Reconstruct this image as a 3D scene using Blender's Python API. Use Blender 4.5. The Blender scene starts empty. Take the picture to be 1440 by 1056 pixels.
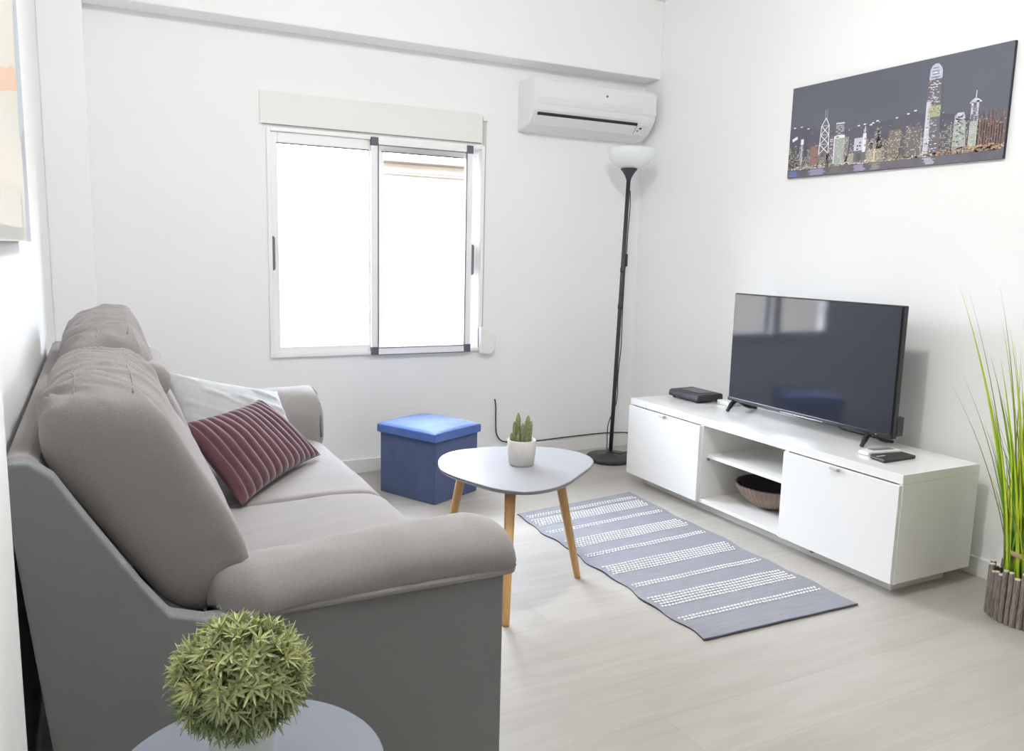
import bpy, bmesh, math, random
from mathutils import Vector, Matrix, noise
random.seed(7)
C = bpy.context.scene.collection
PI = math.pi

# ------------------------------------------------------------------ materials
def lin(c):
    return tuple((x/12.92 if x <= .04045 else ((x+.055)/1.055)**2.4) for x in c)
def rgb(r, g, b):
    return lin((r/255, g/255, b/255))

def mat(name, col, rough=.5, metal=0., var=None, vscale=20., vstretch=(1, 1, 1), bump=0., bscale=200., spec=.5, coat=0., sheen=0., trans=0., emit=None, estr=0., subs=0.):
    m = bpy.data.materials.new(name); m.use_nodes = True
    nt = m.node_tree; b = nt.nodes['Principled BSDF']
    b.inputs['Base Color'].default_value = (*col, 1)
    b.inputs['Roughness'].default_value = rough
    b.inputs['Metallic'].default_value = metal
    b.inputs['Specular IOR Level'].default_value = spec
    b.inputs['Coat Weight'].default_value = coat
    b.inputs['Coat Roughness'].default_value = .05
    b.inputs['Sheen Weight'].default_value = sheen
    b.inputs['Transmission Weight'].default_value = trans
    if subs:
        b.inputs['Subsurface Weight'].default_value = subs
    if emit:
        b.inputs['Emission Color'].default_value = (*emit, 1); b.inputs['Emission Strength'].default_value = estr
    tc = nt.nodes.new('ShaderNodeTexCoord')
    if var:
        mp = nt.nodes.new('ShaderNodeMapping'); mp.inputs['Scale'].default_value = vstretch
        nt.links.new(tc.outputs['Object'], mp.inputs['Vector'])
        n = nt.nodes.new('ShaderNodeTexNoise'); n.inputs['Scale'].default_value = vscale; n.inputs['Detail'].default_value = 4
        nt.links.new(mp.outputs['Vector'], n.inputs['Vector'])
        r = nt.nodes.new('ShaderNodeValToRGB')
        r.color_ramp.elements[0].position = .3; r.color_ramp.elements[1].position = .7
        r.color_ramp.elements[0].color = (*col, 1); r.color_ramp.elements[1].color = (*var, 1)
        nt.links.new(n.outputs['Fac'], r.inputs['Fac']); nt.links.new(r.outputs['Color'], b.inputs['Base Color'])
    if bump:
        n2 = nt.nodes.new('ShaderNodeTexNoise'); n2.inputs['Scale'].default_value = bscale; n2.inputs['Detail'].default_value = 3
        nt.links.new(tc.outputs['Object'], n2.inputs['Vector'])
        bp = nt.nodes.new('ShaderNodeBump'); bp.inputs['Strength'].default_value = bump; bp.inputs['Distance'].default_value = .004
        nt.links.new(n2.outputs['Fac'], bp.inputs['Height']); nt.links.new(bp.outputs['Normal'], b.inputs['Normal'])
    return m

M = {}
M['wall'] = mat('white_wall_paint', (.90, .905, .905), .8, bump=.05, bscale=60, spec=.2)
M['ceil'] = mat('ceiling_paint', (.91, .915, .915), .9, spec=.1)
M['base'] = mat('baseboard_paint', (.80, .80, .785), .45)
M['alu'] = mat('white_lacquered_aluminium', (.92, .92, .92), .35)
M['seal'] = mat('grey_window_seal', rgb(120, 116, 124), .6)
M['corner'] = mat('dark_plastic_corner', rgb(98, 96, 108), .5)
M['handle_grey'] = mat('grey_handle', rgb(112, 110, 114), .4)
M['shutter'] = mat('shutter_box_cover', rgb(236, 235, 231), .6)
M['strap'] = mat('strap_webbing', rgb(196, 196, 193), .8)
M['winder'] = mat('winder_plastic', rgb(240, 240, 238), .4)
M['ac'] = mat('ac_white_plastic', (.80, .81, .80), .35)
M['ac2'] = mat('ac_panel_plastic', (.76, .77, .765), .35)
M['dark'] = mat('dark_recess', rgb(40, 40, 56), .6)
M['black'] = mat('black_lamp_lacquer', rgb(52, 56, 62), .45)
M['blackgloss'] = mat('black_gloss_plastic', rgb(30, 31, 35), .25)
M['blackmatt'] = mat('black_matt_plastic', rgb(54, 55, 62), .55)
M['cord'] = mat('black_cord', rgb(48, 48, 52), .6)
M['shade'] = mat('opal_lamp_shade', (.86, .87, .88), .4, subs=.2)
M['screen'] = mat('tv_screen_glass', rgb(44, 47, 57), .06, spec=.75)
M['bezel'] = mat('tv_bezel', rgb(28, 29, 33), .2)
M['silver'] = mat('silver_highlight_and_pin', rgb(190, 190, 195), .25, metal=.6)  # colour of the drawn bezel highlight, also the metal shelf pin
M['red'] = mat('red_led', (.8, .05, .08), .4, emit=(1, .08, .12), estr=.5)
M['gloss'] = mat('white_high_gloss_lacquer', (.79, .785, .765), .16, spec=.5)
M['white_in'] = mat('white_melamine', (.78, .775, .745), .4)
M['clear'] = mat('clear_plastic_tab', (.82, .82, .80), .1, trans=.35)
M['fab'] = mat('grey_sofa_weave', rgb(140, 135, 134), .95, var=rgb(154, 149, 147), vscale=420, bump=.3, bscale=600, spec=.15, sheen=.15)
M['fabd'] = mat('charcoal_sofa_weave', rgb(128, 131, 132), .95, var=rgb(138, 141, 141), vscale=420, bump=.3, bscale=600, spec=.1)
M['seam'] = mat('sofa_piping', rgb(128, 125, 126), .9, spec=.1)
M['gpil'] = mat('light_grey_cotton', rgb(172, 173, 174), .9, var=rgb(182, 183, 184), vscale=60, bump=.3, bscale=350, spec=.1)
M['burg'] = mat('burgundy_velvet', rgb(78, 48, 55), .8, var=rgb(88, 55, 62), vscale=40, spec=.15, sheen=.45)
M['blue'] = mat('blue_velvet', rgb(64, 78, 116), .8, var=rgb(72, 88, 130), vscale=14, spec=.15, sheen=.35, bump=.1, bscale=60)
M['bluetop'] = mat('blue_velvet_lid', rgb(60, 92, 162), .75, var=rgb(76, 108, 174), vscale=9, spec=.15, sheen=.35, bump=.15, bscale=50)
M['tabletop'] = mat('grey_lacquer_table', rgb(158, 159, 164), .26)
M['tableedge'] = mat('grey_table_edge', rgb(126, 126, 132), .45)
M['oak'] = mat('light_beech', rgb(196, 152, 98), .45, var=rgb(212, 170, 116), vscale=30, vstretch=(6, 6, .5))
M['concrete'] = mat('pale_concrete', rgb(204, 201, 196), .85, var=rgb(212, 210, 206), vscale=40)
M['soil'] = mat('dark_soil', rgb(80, 70, 58), .95, bump=.8, bscale=150)
M['cactus'] = mat('cactus_skin', rgb(100, 112, 78), .7, var=rgb(150, 156, 112), vscale=160)
M['zinc'] = mat('white_zinc', rgb(206, 212, 210), .3, metal=.3)
M['sidetop'] = mat('grey_side_table_lacquer', rgb(140, 146, 158), .35)
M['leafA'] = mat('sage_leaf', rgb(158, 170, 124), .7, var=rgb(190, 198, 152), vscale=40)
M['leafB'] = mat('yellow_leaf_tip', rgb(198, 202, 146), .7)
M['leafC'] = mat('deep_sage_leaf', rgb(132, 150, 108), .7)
M['gA'] = mat('lime_grass', rgb(176, 196, 40), .55)
M['gB'] = mat('green_grass', rgb(112, 168, 50), .55)
M['gC'] = mat('yellow_grass', rgb(208, 208, 62), .55)
M['gD'] = mat('olive_grass', rgb(150, 150, 96), .6)
M['twig'] = mat('weathered_twig', rgb(150, 142, 136), .9, var=rgb(108, 98, 92), vscale=60, vstretch=(3, 3, .6), bump=.6, bscale=90)
M['twigend'] = mat('cut_twig_end', rgb(222, 214, 198), .9)
M['band'] = mat('jute_band', rgb(165, 148, 118), .95)
M['rug'] = mat('grey_cotton_rug', rgb(138, 138, 145), .95, var=rgb(152, 152, 159), vscale=60, vstretch=(.25, 3, 1), bump=.6, bscale=260, spec=.1)
M['stitch'] = mat('white_rug_stitch', rgb(232, 232, 230), .9, spec=.1)
M['rugedge'] = mat('dark_rug_edge', rgb(84, 84, 92), .95, spec=.1)
M['bowlout'] = mat('brown_ribbed_glaze', rgb(112, 92, 84), .3, var=rgb(136, 112, 100), vscale=12)
M['bowlin'] = mat('dark_bowl_glaze', rgb(62, 56, 58), .2)
M['rwhite'] = mat('white_remote_plastic', rgb(226, 226, 222), .4)
M['rgrey'] = mat('remote_key_area', rgb(120, 120, 118), .5)
M['rblack'] = mat('black_remote_plastic', rgb(52, 54, 54), .5)
M['canvas_edge'] = mat('canvas_edge', rgb(52, 56, 64), .7)
M['sky_night'] = mat('printed_night_sky', rgb(92, 95, 108), .45, var=rgb(98, 104, 112), vscale=1.5)
M['hill'] = mat('printed_dark_hill', rgb(86, 86, 100), .5, var=rgb(94, 93, 106), vscale=30)
M['water'] = mat('printed_water', rgb(94, 92, 102), .5, var=rgb(112, 106, 116), vscale=12)
def pm(n, r, g, b): M[n] = mat('printed_'+n, rgb(r, g, b), .5)
pm('b_grey', 112, 108, 112); pm('b_dark', 96, 92, 97); pm('b_warm', 126, 119, 114); pm('b_pale', 206, 206, 218); pm('b_white', 236, 236, 244)
pm('b_green', 168, 178, 170); pm('b_yellow', 172, 174, 138); pm('b_red', 146, 112, 110); pm('b_beige', 166, 160, 146); pm('b_brown', 116, 98, 96)
pm('l_white', 240, 240, 246); pm('l_warm', 216, 204, 178); pm('l_orange', 198, 150, 118); pm('l_lilac', 176, 168, 204); pm('l_blue', 98, 128, 196); pm('l_tower', 196, 200, 220)
pm('a_cream', 206, 202, 192); pm('a_peach', 214, 178, 152); pm('a_sky', 172, 182, 190); pm('a_grey', 152, 156, 166); pm('a_white', 214, 211, 206); pm('a_yellow', 208, 202, 186)

# floor: pale oak planks running along x
def floor_mat():
    m = bpy.data.materials.new('pale_oak_laminate'); m.use_nodes = True
    nt = m.node_tree; N = nt.nodes.new; L = nt.links.new
    b = nt.nodes['Principled BSDF']; b.inputs['Roughness'].default_value = .38; b.inputs['Specular IOR Level'].default_value = .45
    tc = N('ShaderNodeTexCoord')
    br = N('ShaderNodeTexBrick'); br.offset = .37; br.inputs['Scale'].default_value = 1
    br.inputs['Brick Width'].default_value = 1.25; br.inputs['Row Height'].default_value = .19; br.inputs['Mortar Size'].default_value = .0012
    br.inputs['Color1'].default_value = (*rgb(180, 177, 172), 1); br.inputs['Color2'].default_value = (*rgb(186, 183, 178), 1)
    br.inputs['Mortar'].default_value = (*rgb(172, 168, 163), 1); br.inputs['Bias'].default_value = 0
    L(tc.outputs['Object'], br.inputs['Vector'])
    mp = N('ShaderNodeMapping'); mp.inputs['Scale'].default_value = (1.2, 9, 1); L(tc.outputs['Object'], mp.inputs['Vector'])
    n1 = N('ShaderNodeTexNoise'); n1.inputs['Scale'].default_value = 2.2; n1.inputs['Detail'].default_value = 6; n1.inputs['Distortion'].default_value = .9
    L(mp.outputs['Vector'], n1.inputs['Vector'])
    r1 = N('ShaderNodeValToRGB'); r1.color_ramp.elements[0].position = .35; r1.color_ramp.elements[1].position = .62
    r1.color_ramp.elements[0].color = (*rgb(238, 236, 232), 1); r1.color_ramp.elements[1].color = (1, 1, 1, 1)
    L(n1.outputs['Fac'], r1.inputs['Fac'])
    mx = N('ShaderNodeMix'); mx.data_type = 'RGBA'; mx.blend_type = 'MULTIPLY'; mx.inputs['Factor'].default_value = .6
    L(br.outputs['Color'], mx.inputs[6]); L(r1.outputs['Color'], mx.inputs[7])
    n2 = N('ShaderNodeTexNoise'); n2.inputs['Scale'].default_value = 1.7; L(tc.outputs['Object'], n2.inputs['Vector'])
    r2 = N('ShaderNodeValToRGB'); r2.color_ramp.elements[0].color = (*rgb(244, 240, 236), 1); r2.color_ramp.elements[1].color = (1, 1, 1, 1)
    L(n2.outputs['Fac'], r2.inputs['Fac'])
    m2 = N('ShaderNodeMix'); m2.data_type = 'RGBA'; m2.blend_type = 'MULTIPLY'; m2.inputs['Factor'].default_value = 1
    L(mx.outputs[2], m2.inputs[6]); L(r2.outputs['Color'], m2.inputs[7])
    L(m2.outputs[2], b.inputs['Base Color'])
    return m
M['floor'] = floor_mat()
M['facade'] = mat('sandy_render', (.3, .27, .23), .9)
M['facade2'] = mat('cream_cornice', (.115, .105, .095), .8)
M['panelbrown'] = mat('dark_panel_brown', rgb(110, 84, 62), .5)  # for the added light-absorbing panel
def glass_mat():
    m = bpy.data.materials.new('clear_window_glass'); m.use_nodes = True
    nt = m.node_tree; nt.nodes.remove(nt.nodes['Principled BSDF'])
    o = nt.nodes['Material Output']
    t = nt.nodes.new('ShaderNodeBsdfTransparent'); g = nt.nodes.new('ShaderNodeBsdfGlossy'); g.inputs['Roughness'].default_value = .02
    f = nt.nodes.new('ShaderNodeFresnel'); f.inputs['IOR'].default_value = 1.2
    mx = nt.nodes.new('ShaderNodeMixShader')
    nt.links.new(f.outputs[0], mx.inputs[0]); nt.links.new(t.outputs[0], mx.inputs[1]); nt.links.new(g.outputs[0], mx.inputs[2])
    nt.links.new(mx.outputs[0], o.inputs['Surface'])
    return m
M['glass'] = glass_mat()

# ------------------------------------------------------------------ mesh helpers
def obj(name, bm, m, parent=None, smooth=False, bev=0., bseg=2, sub=0, angle=None):
    me = bpy.data.meshes.new(name)
    bmesh.ops.recalc_face_normals(bm, faces=bm.faces)
    bm.to_mesh(me); bm.free()
    for x in (m if isinstance(m, (list, tuple)) else [m]): me.materials.append(M[x])
    if smooth:
        for p in me.polygons: p.use_smooth = True
    o = bpy.data.objects.new(name, me); C.objects.link(o)
    if parent is not None:
        o.parent = parent
        # meshes are written in world coordinates: undo the chain of parents
        w = Matrix.Identity(4); p = parent
        while p is not None:
            w = p.matrix_basis @ w if p.parent is None else (p.matrix_parent_inverse @ p.matrix_basis) @ w
            p = p.parent
        o.matrix_parent_inverse = world_of(parent).inverted()
    if bev:
        md = o.modifiers.new('bevel', 'BEVEL'); md.width = bev; md.segments = bseg; md.limit_method = 'ANGLE'; md.angle_limit = .6
    if sub:
        md = o.modifiers.new('subdivision', 'SUBSURF'); md.levels = sub; md.render_levels = sub
    return o
def world_of(o):
    if o.parent is None: return o.matrix_basis.copy()
    return world_of(o.parent) @ o.matrix_parent_inverse @ o.matrix_basis

def tag(o, label, cat, group=None, kind=None):
    o['label'] = label; o['category'] = cat
    if group: o['group'] = group
    if kind: o['kind'] = kind
    return o
def thing(name, label, cat, loc=(0, 0, 0), rz=0, group=None):
    o = bpy.data.objects.new(name, None); C.objects.link(o); o.location = loc; o.rotation_euler = (0, 0, rz)
    o.matrix_basis = Matrix.Translation(Vector(loc)) @ Matrix.Rotation(rz, 4, 'Z')
    o.empty_display_size = .1
    return tag(o, label, cat, group)
def struct(name, bm, m, label, cat, **k):
    o = obj(name, bm, m, **k); return tag(o, label, cat, kind='structure')

def box(bm, x0, x1, y0, y1, z0, z1, mi=0, mtx=None):
    vs = [bm.verts.new((x, y, z)) for x in (x0, x1) for y in (y0, y1) for z in (z0, z1)]
    if mtx is not None:
        for v in vs: v.co = mtx @ v.co
    for f in ((0, 1, 3, 2), (4, 6, 7, 5), (0, 4, 5, 1), (2, 3, 7, 6), (0, 2, 6, 4), (1, 5, 7, 3)):
        bm.faces.new([vs[i] for i in f]).material_index = mi
    return bm
def B(*a, **k): return box(bmesh.new(), *a, **k)
def rings_mesh(bm, rings, cap=True, mi=0, closed=True):
    R = [[bm.verts.new(p) for p in r] for r in rings]
    n = len(R[0])
    for a, b in zip(R, R[1:]):
        for i in range(n if closed else n-1):
            j = (i+1) % n
            bm.faces.new((a[i], a[j], b[j], b[i])).material_index = mi
    if cap:
        for r in (R[0], R[-1]):
            c = sum((v.co for v in r), Vector())/n
            cv = bm.verts.new(c)
            for i in range(n): bm.faces.new((r[i], r[(i+1) % n], cv)).material_index = mi
    return bm
def lathe(bm, prof, cx, cy, n=32, mi=0, cap=False, rib=None):
    rings = []
    for r, z in prof:
        rings.append([Vector((cx+(r+(rib(k*2*PI/n) if rib else 0))*math.cos(k*2*PI/n), cy+(r+(rib(k*2*PI/n) if rib else 0))*math.sin(k*2*PI/n), z)) for k in range(n)])
    return rings_mesh(bm, rings, cap, mi)
def frame_axes(d):
    d = d.normalized(); a = Vector((0, 0, 1)) if abs(d.z) < .9 else Vector((1, 0, 0))
    u = d.cross(a).normalized(); return u, d.cross(u)
def tube(bm, pts, r, n=10, mi=0, cap=True):
    pts = [Vector(p) for p in pts]; rs = r if isinstance(r, (list, tuple)) else [r]*len(pts)
    rings = []; u = None
    for i, p in enumerate(pts):
        d = (pts[min(i+1, len(pts)-1)]-pts[max(i-1, 0)]).normalized()
        if u is None: u, v = frame_axes(d)
        else:
            u = (u-d*u.dot(d)).normalized(); v = d.cross(u)
        rings.append([p+(u*math.cos(k*2*PI/n)+v*math.sin(k*2*PI/n))*rs[i] for k in range(n)])
    return rings_mesh(bm, rings, cap, mi)
def smooth_path(pts, per=8, closed=False):
    P = [Vector(p) for p in pts]; n = len(P); out = []
    rng = range(n) if closed else range(n-1)
    for i in rng:
        p0 = P[(i-1) % n] if closed or i > 0 else P[0]; p1 = P[i]; p2 = P[(i+1) % n]
        p3 = P[(i+2) % n] if closed or i+2 < n else P[-1]
        for k in range(per):
            t = k/per
            out.append(.5*((2*p1)+(p2-p0)*t+(2*p0-5*p1+4*p2-p3)*t*t+(3*p1-p0-3*p2+p3)*t**3))
    if not closed: out.append(P[-1])
    return out
def resample(P, m, closed=True):
    P = list(P); Q = P+[P[0]] if closed else P
    L = [0]
    for a, b in zip(Q, Q[1:]): L.append(L[-1]+(b-a).length)
    out = []; j = 0
    for k in range(m):
        t = L[-1]*k/(m if closed else m-1)
        while j < len(L)-2 and L[j+1] < t: j += 1
        s = (t-L[j])/max(1e-9, L[j+1]-L[j]); out.append(Q[j].lerp(Q[j+1], s))
    return out
def puff(profile, a0, a1, to3, er=.04, m=56, n=22, bulge=.02, morph=None, dome=.012, per=6, pw=4.):
    """upholstered volume: closed 2-D profile swept from a0 to a1, with rounded ends"""
    P = resample(smooth_path([Vector((p[0], p[1], 0)) for p in profile], per, True), m)
    c = sum(P, Vector())/m
    D = er*1.4; st = []
    for k in (.04, .2, .4, .58, .72, .82, .89, .94, .97, .99):
        st.append((a0+D*(1-(1-k**pw)**(1/pw)), k))
    body = [(a0+D+(a1-a0-2*D)*k/n, 1) for k in range(0, n+1)]
    tail = [(a0+a1-a, s) for a, s in reversed(st)]
    rings = []
    for a, s in st+body+tail:
        t = (a-a0)/(a1-a0); tt = min(1, max(0, t))
        k = s*(1+bulge*math.sin(PI*tt))
        pr = []
        for p in P:
            q = c+(p-c)*k
            if morph: q = morph(q, tt)
            pr.append(Vector(to3(q.x, q.y, a)))
        rings.append(pr)
    return rings_mesh(bmesh.new(), rings)
def displace(bm, fn):
    bmesh.ops.recalc_face_normals(bm, faces=bm.faces); bm.normal_update()
    nn = [(v, v.normal.copy()) for v in bm.verts]
    for v, n in nn: v.co = v.co+n*fn(v.co, n)
    return bm
def prism(bm, poly, a0, a1, to3, mi=0):
    A = [bm.verts.new(to3(x, y, a0)) for x, y in poly]; Bv = [bm.verts.new(to3(x, y, a1)) for x, y in poly]
    bm.faces.new(A).material_index = mi; bm.faces.new(list(reversed(Bv))).material_index = mi
    for i in range(len(poly)):
        j = (i+1) % len(poly); bm.faces.new((A[i], Bv[i], Bv[j], A[j])).material_index = mi
    return bm
xz_y = lambda x, z, a: (x, a, z)
yz_x = lambda y, z, a: (a, y, z)
xy_z = lambda x, y, a: (x, y, a)

# ------------------------------------------------------------------ setting
XL, XR, YB, YF, ZC = -.165, 2.94, 4.07, -1.6, 2.6
WX0, WX1, WZ0, WZ1 = .765, 1.885, .645, 1.735
struct('floor', B(XL-.2, XR+.2, YF-.2, YB+.25, -.1, 0), 'floor', 'pale grey oak laminate floor', 'floor')
struct('ceiling', B(XL-.2, XR+.2, YF-.2, YB+.25, ZC, ZC+.12), 'ceil', 'white ceiling', 'ceiling')
bm = bmesh.new()
box(bm, XL-.2, WX0, YB, YB+.1, 0, ZC); box(bm, WX1, XR+.2, YB, YB+.1, 0, ZC)
box(bm, WX0, WX1, YB, YB+.1, 0, WZ0); box(bm, WX0, WX1, YB, YB+.1, WZ1, ZC)
struct('wall_back', bm, 'wall', 'white wall with the sliding window', 'wall')
struct('wall_right', B(XR, XR+.2, YF-.2, YB, 0, ZC), 'wall', 'white wall behind the television', 'wall')
struct('wall_left', B(XL-.2, XL, YF-.2, YB, 0, ZC), 'wall', 'white wall behind the grey sofa', 'wall')
struct('added_dark_panel', B(XL+.02, 1.25, YF, YF+.03, 0, 2.2), 'panelbrown', 'added dark brown panel behind the camera, lowers the fill light', 'door')  # dark panel added out of view to absorb light bounced onto the sofa side
struct('wall_front', B(XL, XR, YF-.2, YF, 0, ZC), 'wall', 'white wall behind the camera', 'wall')
struct('trim_1', B(XL, XR, 3.92, YB, 2.178, ZC), 'wall', 'white boxed ceiling beam running above the window and air conditioner', 'beam', bev=.006)
struct('trim_2', B(XL, .003, 3.92, YB, 0, 2.178), 'wall', 'white corner column left of the window', 'column', bev=.006)
struct('trim_3', B(XL, -.12, .35, 1.28, 0, ZC), 'wall', 'white wall pilaster at the left edge, nearest the camera', 'pilaster', bev=.004)
struct('baseboard_back', B(.003, XR-.014, YB-.014, YB, 0, .075), 'base', 'white baseboard under the window', 'baseboard', bev=.003)
struct('baseboard_right', B(XR-.014, XR, YF, YB, 0, .075), 'base', 'white baseboard behind the white TV bench', 'baseboard', bev=.003)

# window (sliding, two sashes + insect screen with dark corners)
w = thing('window_1', 'white aluminium sliding window with dark screen corners and bright daylight', 'window', ((WX0+WX1)/2, YB, WZ0)); w['kind'] = 'structure'
def frame_bm(x0, x1, z0, z1, y0, y1, t, tb=None, tt=None, tr=None):
    tb = tb or t; tt = tt or t; tr = tr or t; bm = bmesh.new()
    box(bm, x0, x0+t, y0, y1, z0, z1); box(bm, x1-tr, x1, y0, y1, z0, z1)
    box(bm, x0+t, x1-tr, y0, y1, z0, z0+tb); box(bm, x0+t, x1-tr, y0, y1, z1-tt, z1); return bm
obj('window_frame', frame_bm(WX0-.012, WX1+.012, WZ0-.012, WZ1+.004, 4.05, 4.16, .018), 'alu', w, bev=.003)
s1 = obj('sash', frame_bm(WX0+.006, 1.29, WZ0+.006, WZ1-.014, 4.066, 4.094, .034, .034, .05), 'alu', w, bev=.003)
obj('pane', B(.80, 1.262, 4.078, 4.083, .68, 1.672), 'glass', s1)
s2 = obj('sash', frame_bm(1.30, WX1-.004, WZ0+.006, WZ1-.014, 4.10, 4.128, .045, .034, .05, .07), 'alu', w, bev=.003)
obj('pane', B(1.34, 1.815, 4.112, 4.117, .68, 1.672), 'glass', s2)
bm = bmesh.new(); box(bm, .80, 1.256, 4.064, 4.068, 1.665, 1.671); obj('seal', bm, 'seal', s1)
bm = bmesh.new(); box(bm, 1.335, 1.79, 4.095, 4.0995, 1.668, 1.674); obj('seal', bm, 'seal', s2)
def pill(x, z0, z1, y0, y1, r):
    poly = [(x+r*math.cos(a), z1-r+r*math.sin(a)) for a in [k*PI/8 for k in range(9)]]+[(x+r*math.cos(a), z0+r+r*math.sin(a)) for a in [PI+k*PI/8 for k in range(9)]]
    return prism(bmesh.new(), poly, y0, y1, xz_y)
obj('handle', pill(.772, 1.062, 1.228, 4.053, 4.066, .0115), 'handle_grey', s1, bev=.002)
sr = obj('handle', pill(1.846, 1.05, 1.215, 4.082, 4.10, .011), 'handle_grey', s2, bev=.002)
SX0, SX1, SZ0, SZ1 = 1.262, 1.822, .632, 1.732
sc = obj('insect_screen_frame', frame_bm(SX0, SX1, SZ0, SZ1, 4.040, 4.060, .036), 'alu', w, bev=.002)
for cx in (SX0, SX1-.036):
    for cz in (SZ0, SZ1-.04):
        obj('corner_bracket', B(cx-.001, cx+.037, 4.036, 4.0605, cz-.001, cz+.041), 'corner', sc, bev=.002)
bm = bmesh.new()
ix0, ix1, iz0, iz1 = SX0+.036, SX1-.036, SZ0+.036, SZ1-.036
box(bm, ix0-.003, ix0+.003, 4.0375, 4.042, SZ0+.03, SZ1-.03); box(bm, ix1-.003, ix1+.003, 4.0375, 4.042, SZ0+.03, SZ1-.03)
box(bm, ix0, ix1, 4.0375, 4.042, iz0-.002, iz0+.003); box(bm, ix0, ix1, 4.0375, 4.042, iz1-.003, iz1+.002)
box(bm, ix0, ix1, 4.0385, 4.042, SZ0-.003, SZ0+.001)
obj('screen_gasket', bm, 'seal', sc)
# shutter, outside the glass
# pale ledge of the house across, seen overexposed through the right pane
lg = thing('neighbour_house', 'overexposed house front outside, seen through the top of the right window pane', 'house', (4.6, 9.3, -3))
obj('wall', B(-9, 6.5, 9.2, 9.6, -3, 2.26), 'facade', lg)
obj('cornice', B(2.93, 6.5, 8.95, 9.2, 2.17, 2.215), 'facade2', lg, bev=.01)
obj('gutter', tube(bmesh.new(), [(2.95, 9.16, 2.06), (6.4, 9.16, 2.05)], .018, 12), 'facade2', lg, smooth=True)
t = tag(obj('shutter_box_cover', B(.725, 1.884, 4.058, YB, 1.752, 1.905), 'shutter', bev=.003), 'cream roller shutter box cover fitted above the window', 'shutter box')
bm = bmesh.new(); box(bm, .735, 1.874, 4.0565, 4.058, 1.7505, 1.754); obj('painted_shade_line', bm, 'seal', t)  # raised grey strip paints the shade line along the cover's lower edge
# strap + winder
t = thing('shutter_strap', 'pale shutter strap with white winder box on the wall right of window', 'shutter strap', (1.9, YB, .61))
bm = bmesh.new(); box(bm, 1.891, 1.908, 4.062, 4.065, .75, 1.885); obj('strap', bm, 'strap', t)
obj('strap_guide', B(1.885, 1.914, 4.052, YB, 1.868, 1.892), 'winder', t, bev=.003)
poly = [(1.879, .62), (1.94, .612), (1.966, .625), (1.975, .65), (1.975, .70), (1.96, .74), (1.925, .764), (1.879, .766)]
obj('winder_box', prism(bmesh.new(), poly, 4.025, YB, xz_y), 'winder', t, bev=.008, bseg=3)

# ------------------------------------------------------------------ air conditioner
ac = thing('air_conditioner', 'white split air conditioner mounted under the ceiling beam', 'air conditioner', (2.49, YB, 1.82))
AX0, AX1 = 2.096, 2.884
prof = [(YB, 2.098), (3.892, 2.094), (3.880, 2.08), (3.876, 1.952), (3.883, 1.930), (3.905, 1.90), (3.945, 1.862), (3.985, 1.842), (YB, 1.830)]
obj('body', prism(bmesh.new(), prof, AX0, AX1, lambda y, z, a: (a, y, z)), 'ac', ac, bev=.01, bseg=3)
fp = obj('front_panel', prism(bmesh.new(), [(3.882, 2.085), (3.870, 2.078), (3.868, 1.968), (3.875, 1.956), (3.882, 1.958)], AX0+.01, AX1-.004, lambda y, z, a: (a, y, z)), 'ac', ac, bev=.003)
bm = lathe(bmesh.new(), [(.0, 3.8655), (.006, 3.8655), (.006, 3.869)], 2.545, 2.035, 14)
for v in bm.verts: v.co = Vector((v.co.x, v.co.z, v.co.y))
obj('badge', bm, 'handle_grey', fp)
obj('panel_step', prism(bmesh.new(), [(3.8685, 1.996), (3.8665, 1.992), (3.8665, 1.974), (3.8685, 1.970)], AX0+.012, AX1-.1, lambda y, z, a: (a, y, z)), 'ac2', fp)
sl = lambda t: (3.886+t*(3.95-3.886), 1.919+t*(1.852-1.919))
def slab(t0, t1, off, x0, x1):
    (ya, za), (yb, zb) = sl(t0), sl(t1); nx, nz = -.72, -.69
    return prism(bmesh.new(), [(ya+nx*off, za+nz*off), (yb+nx*off, zb+nz*off), (yb+.01, zb+.01), (ya+.01, za+.01)], x0, x1, lambda y, z, a: (a, y, z))
obj('air_outlet', slab(.05, .22, .0045, AX0+.03, AX1-.115), 'dark', ac)
obj('louvre_flap', slab(.2, .85, .008, AX0+.02, AX1-.12), 'ac2', ac, bev=.002)
ip = obj('display_panel', slab(.12, .8, .004, AX1-.11, AX1-.05), 'ac2', ac)
obj('sensor_window', slab(.3, .42, .006, AX1-.09, AX1-.075), 'dark', ip)
obj('sensor_window', slab(.5, .58, .006, AX1-.1, AX1-.09), 'handle_grey', ip)

# ------------------------------------------------------------------ floor lamp
lb, lt = Vector((2.612, 3.79, .03)), Vector((2.655, 3.79, 1.595))
lp = thing('floor_lamp', 'black uplight floor lamp with white bowl shade in the corner', 'floor lamp', (2.61, 3.79, 0))
obj('base', lathe(bmesh.new(), [(0, .0), (.128, 0), (.135, .008), (.135, .022), (.127, .03), (.03, .036), (.018, .05), (0, .05)], 2.608, 3.79, 48), 'black', lp, smooth=True)
pole = obj('pole', tube(bmesh.new(), [lb, lb.lerp(lt, .5), lt], .0115, 14), 'black', lp, smooth=True)
for f in (.55, .68): obj('pole_joint', tube(bmesh.new(), [lb.lerp(lt, f-.008), lb.lerp(lt, f+.008)], .0138, 14), 'black', pole, smooth=True)
obj('shade_holder', lathe(bmesh.new(), [(.011, 1.58), (.014, 1.595), (.022, 1.613), (.034, 1.632), (.046, 1.646), (.046, 1.65), (.0, 1.65)], 2.655, 3.79, 32), 'black', lp, smooth=True)
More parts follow.
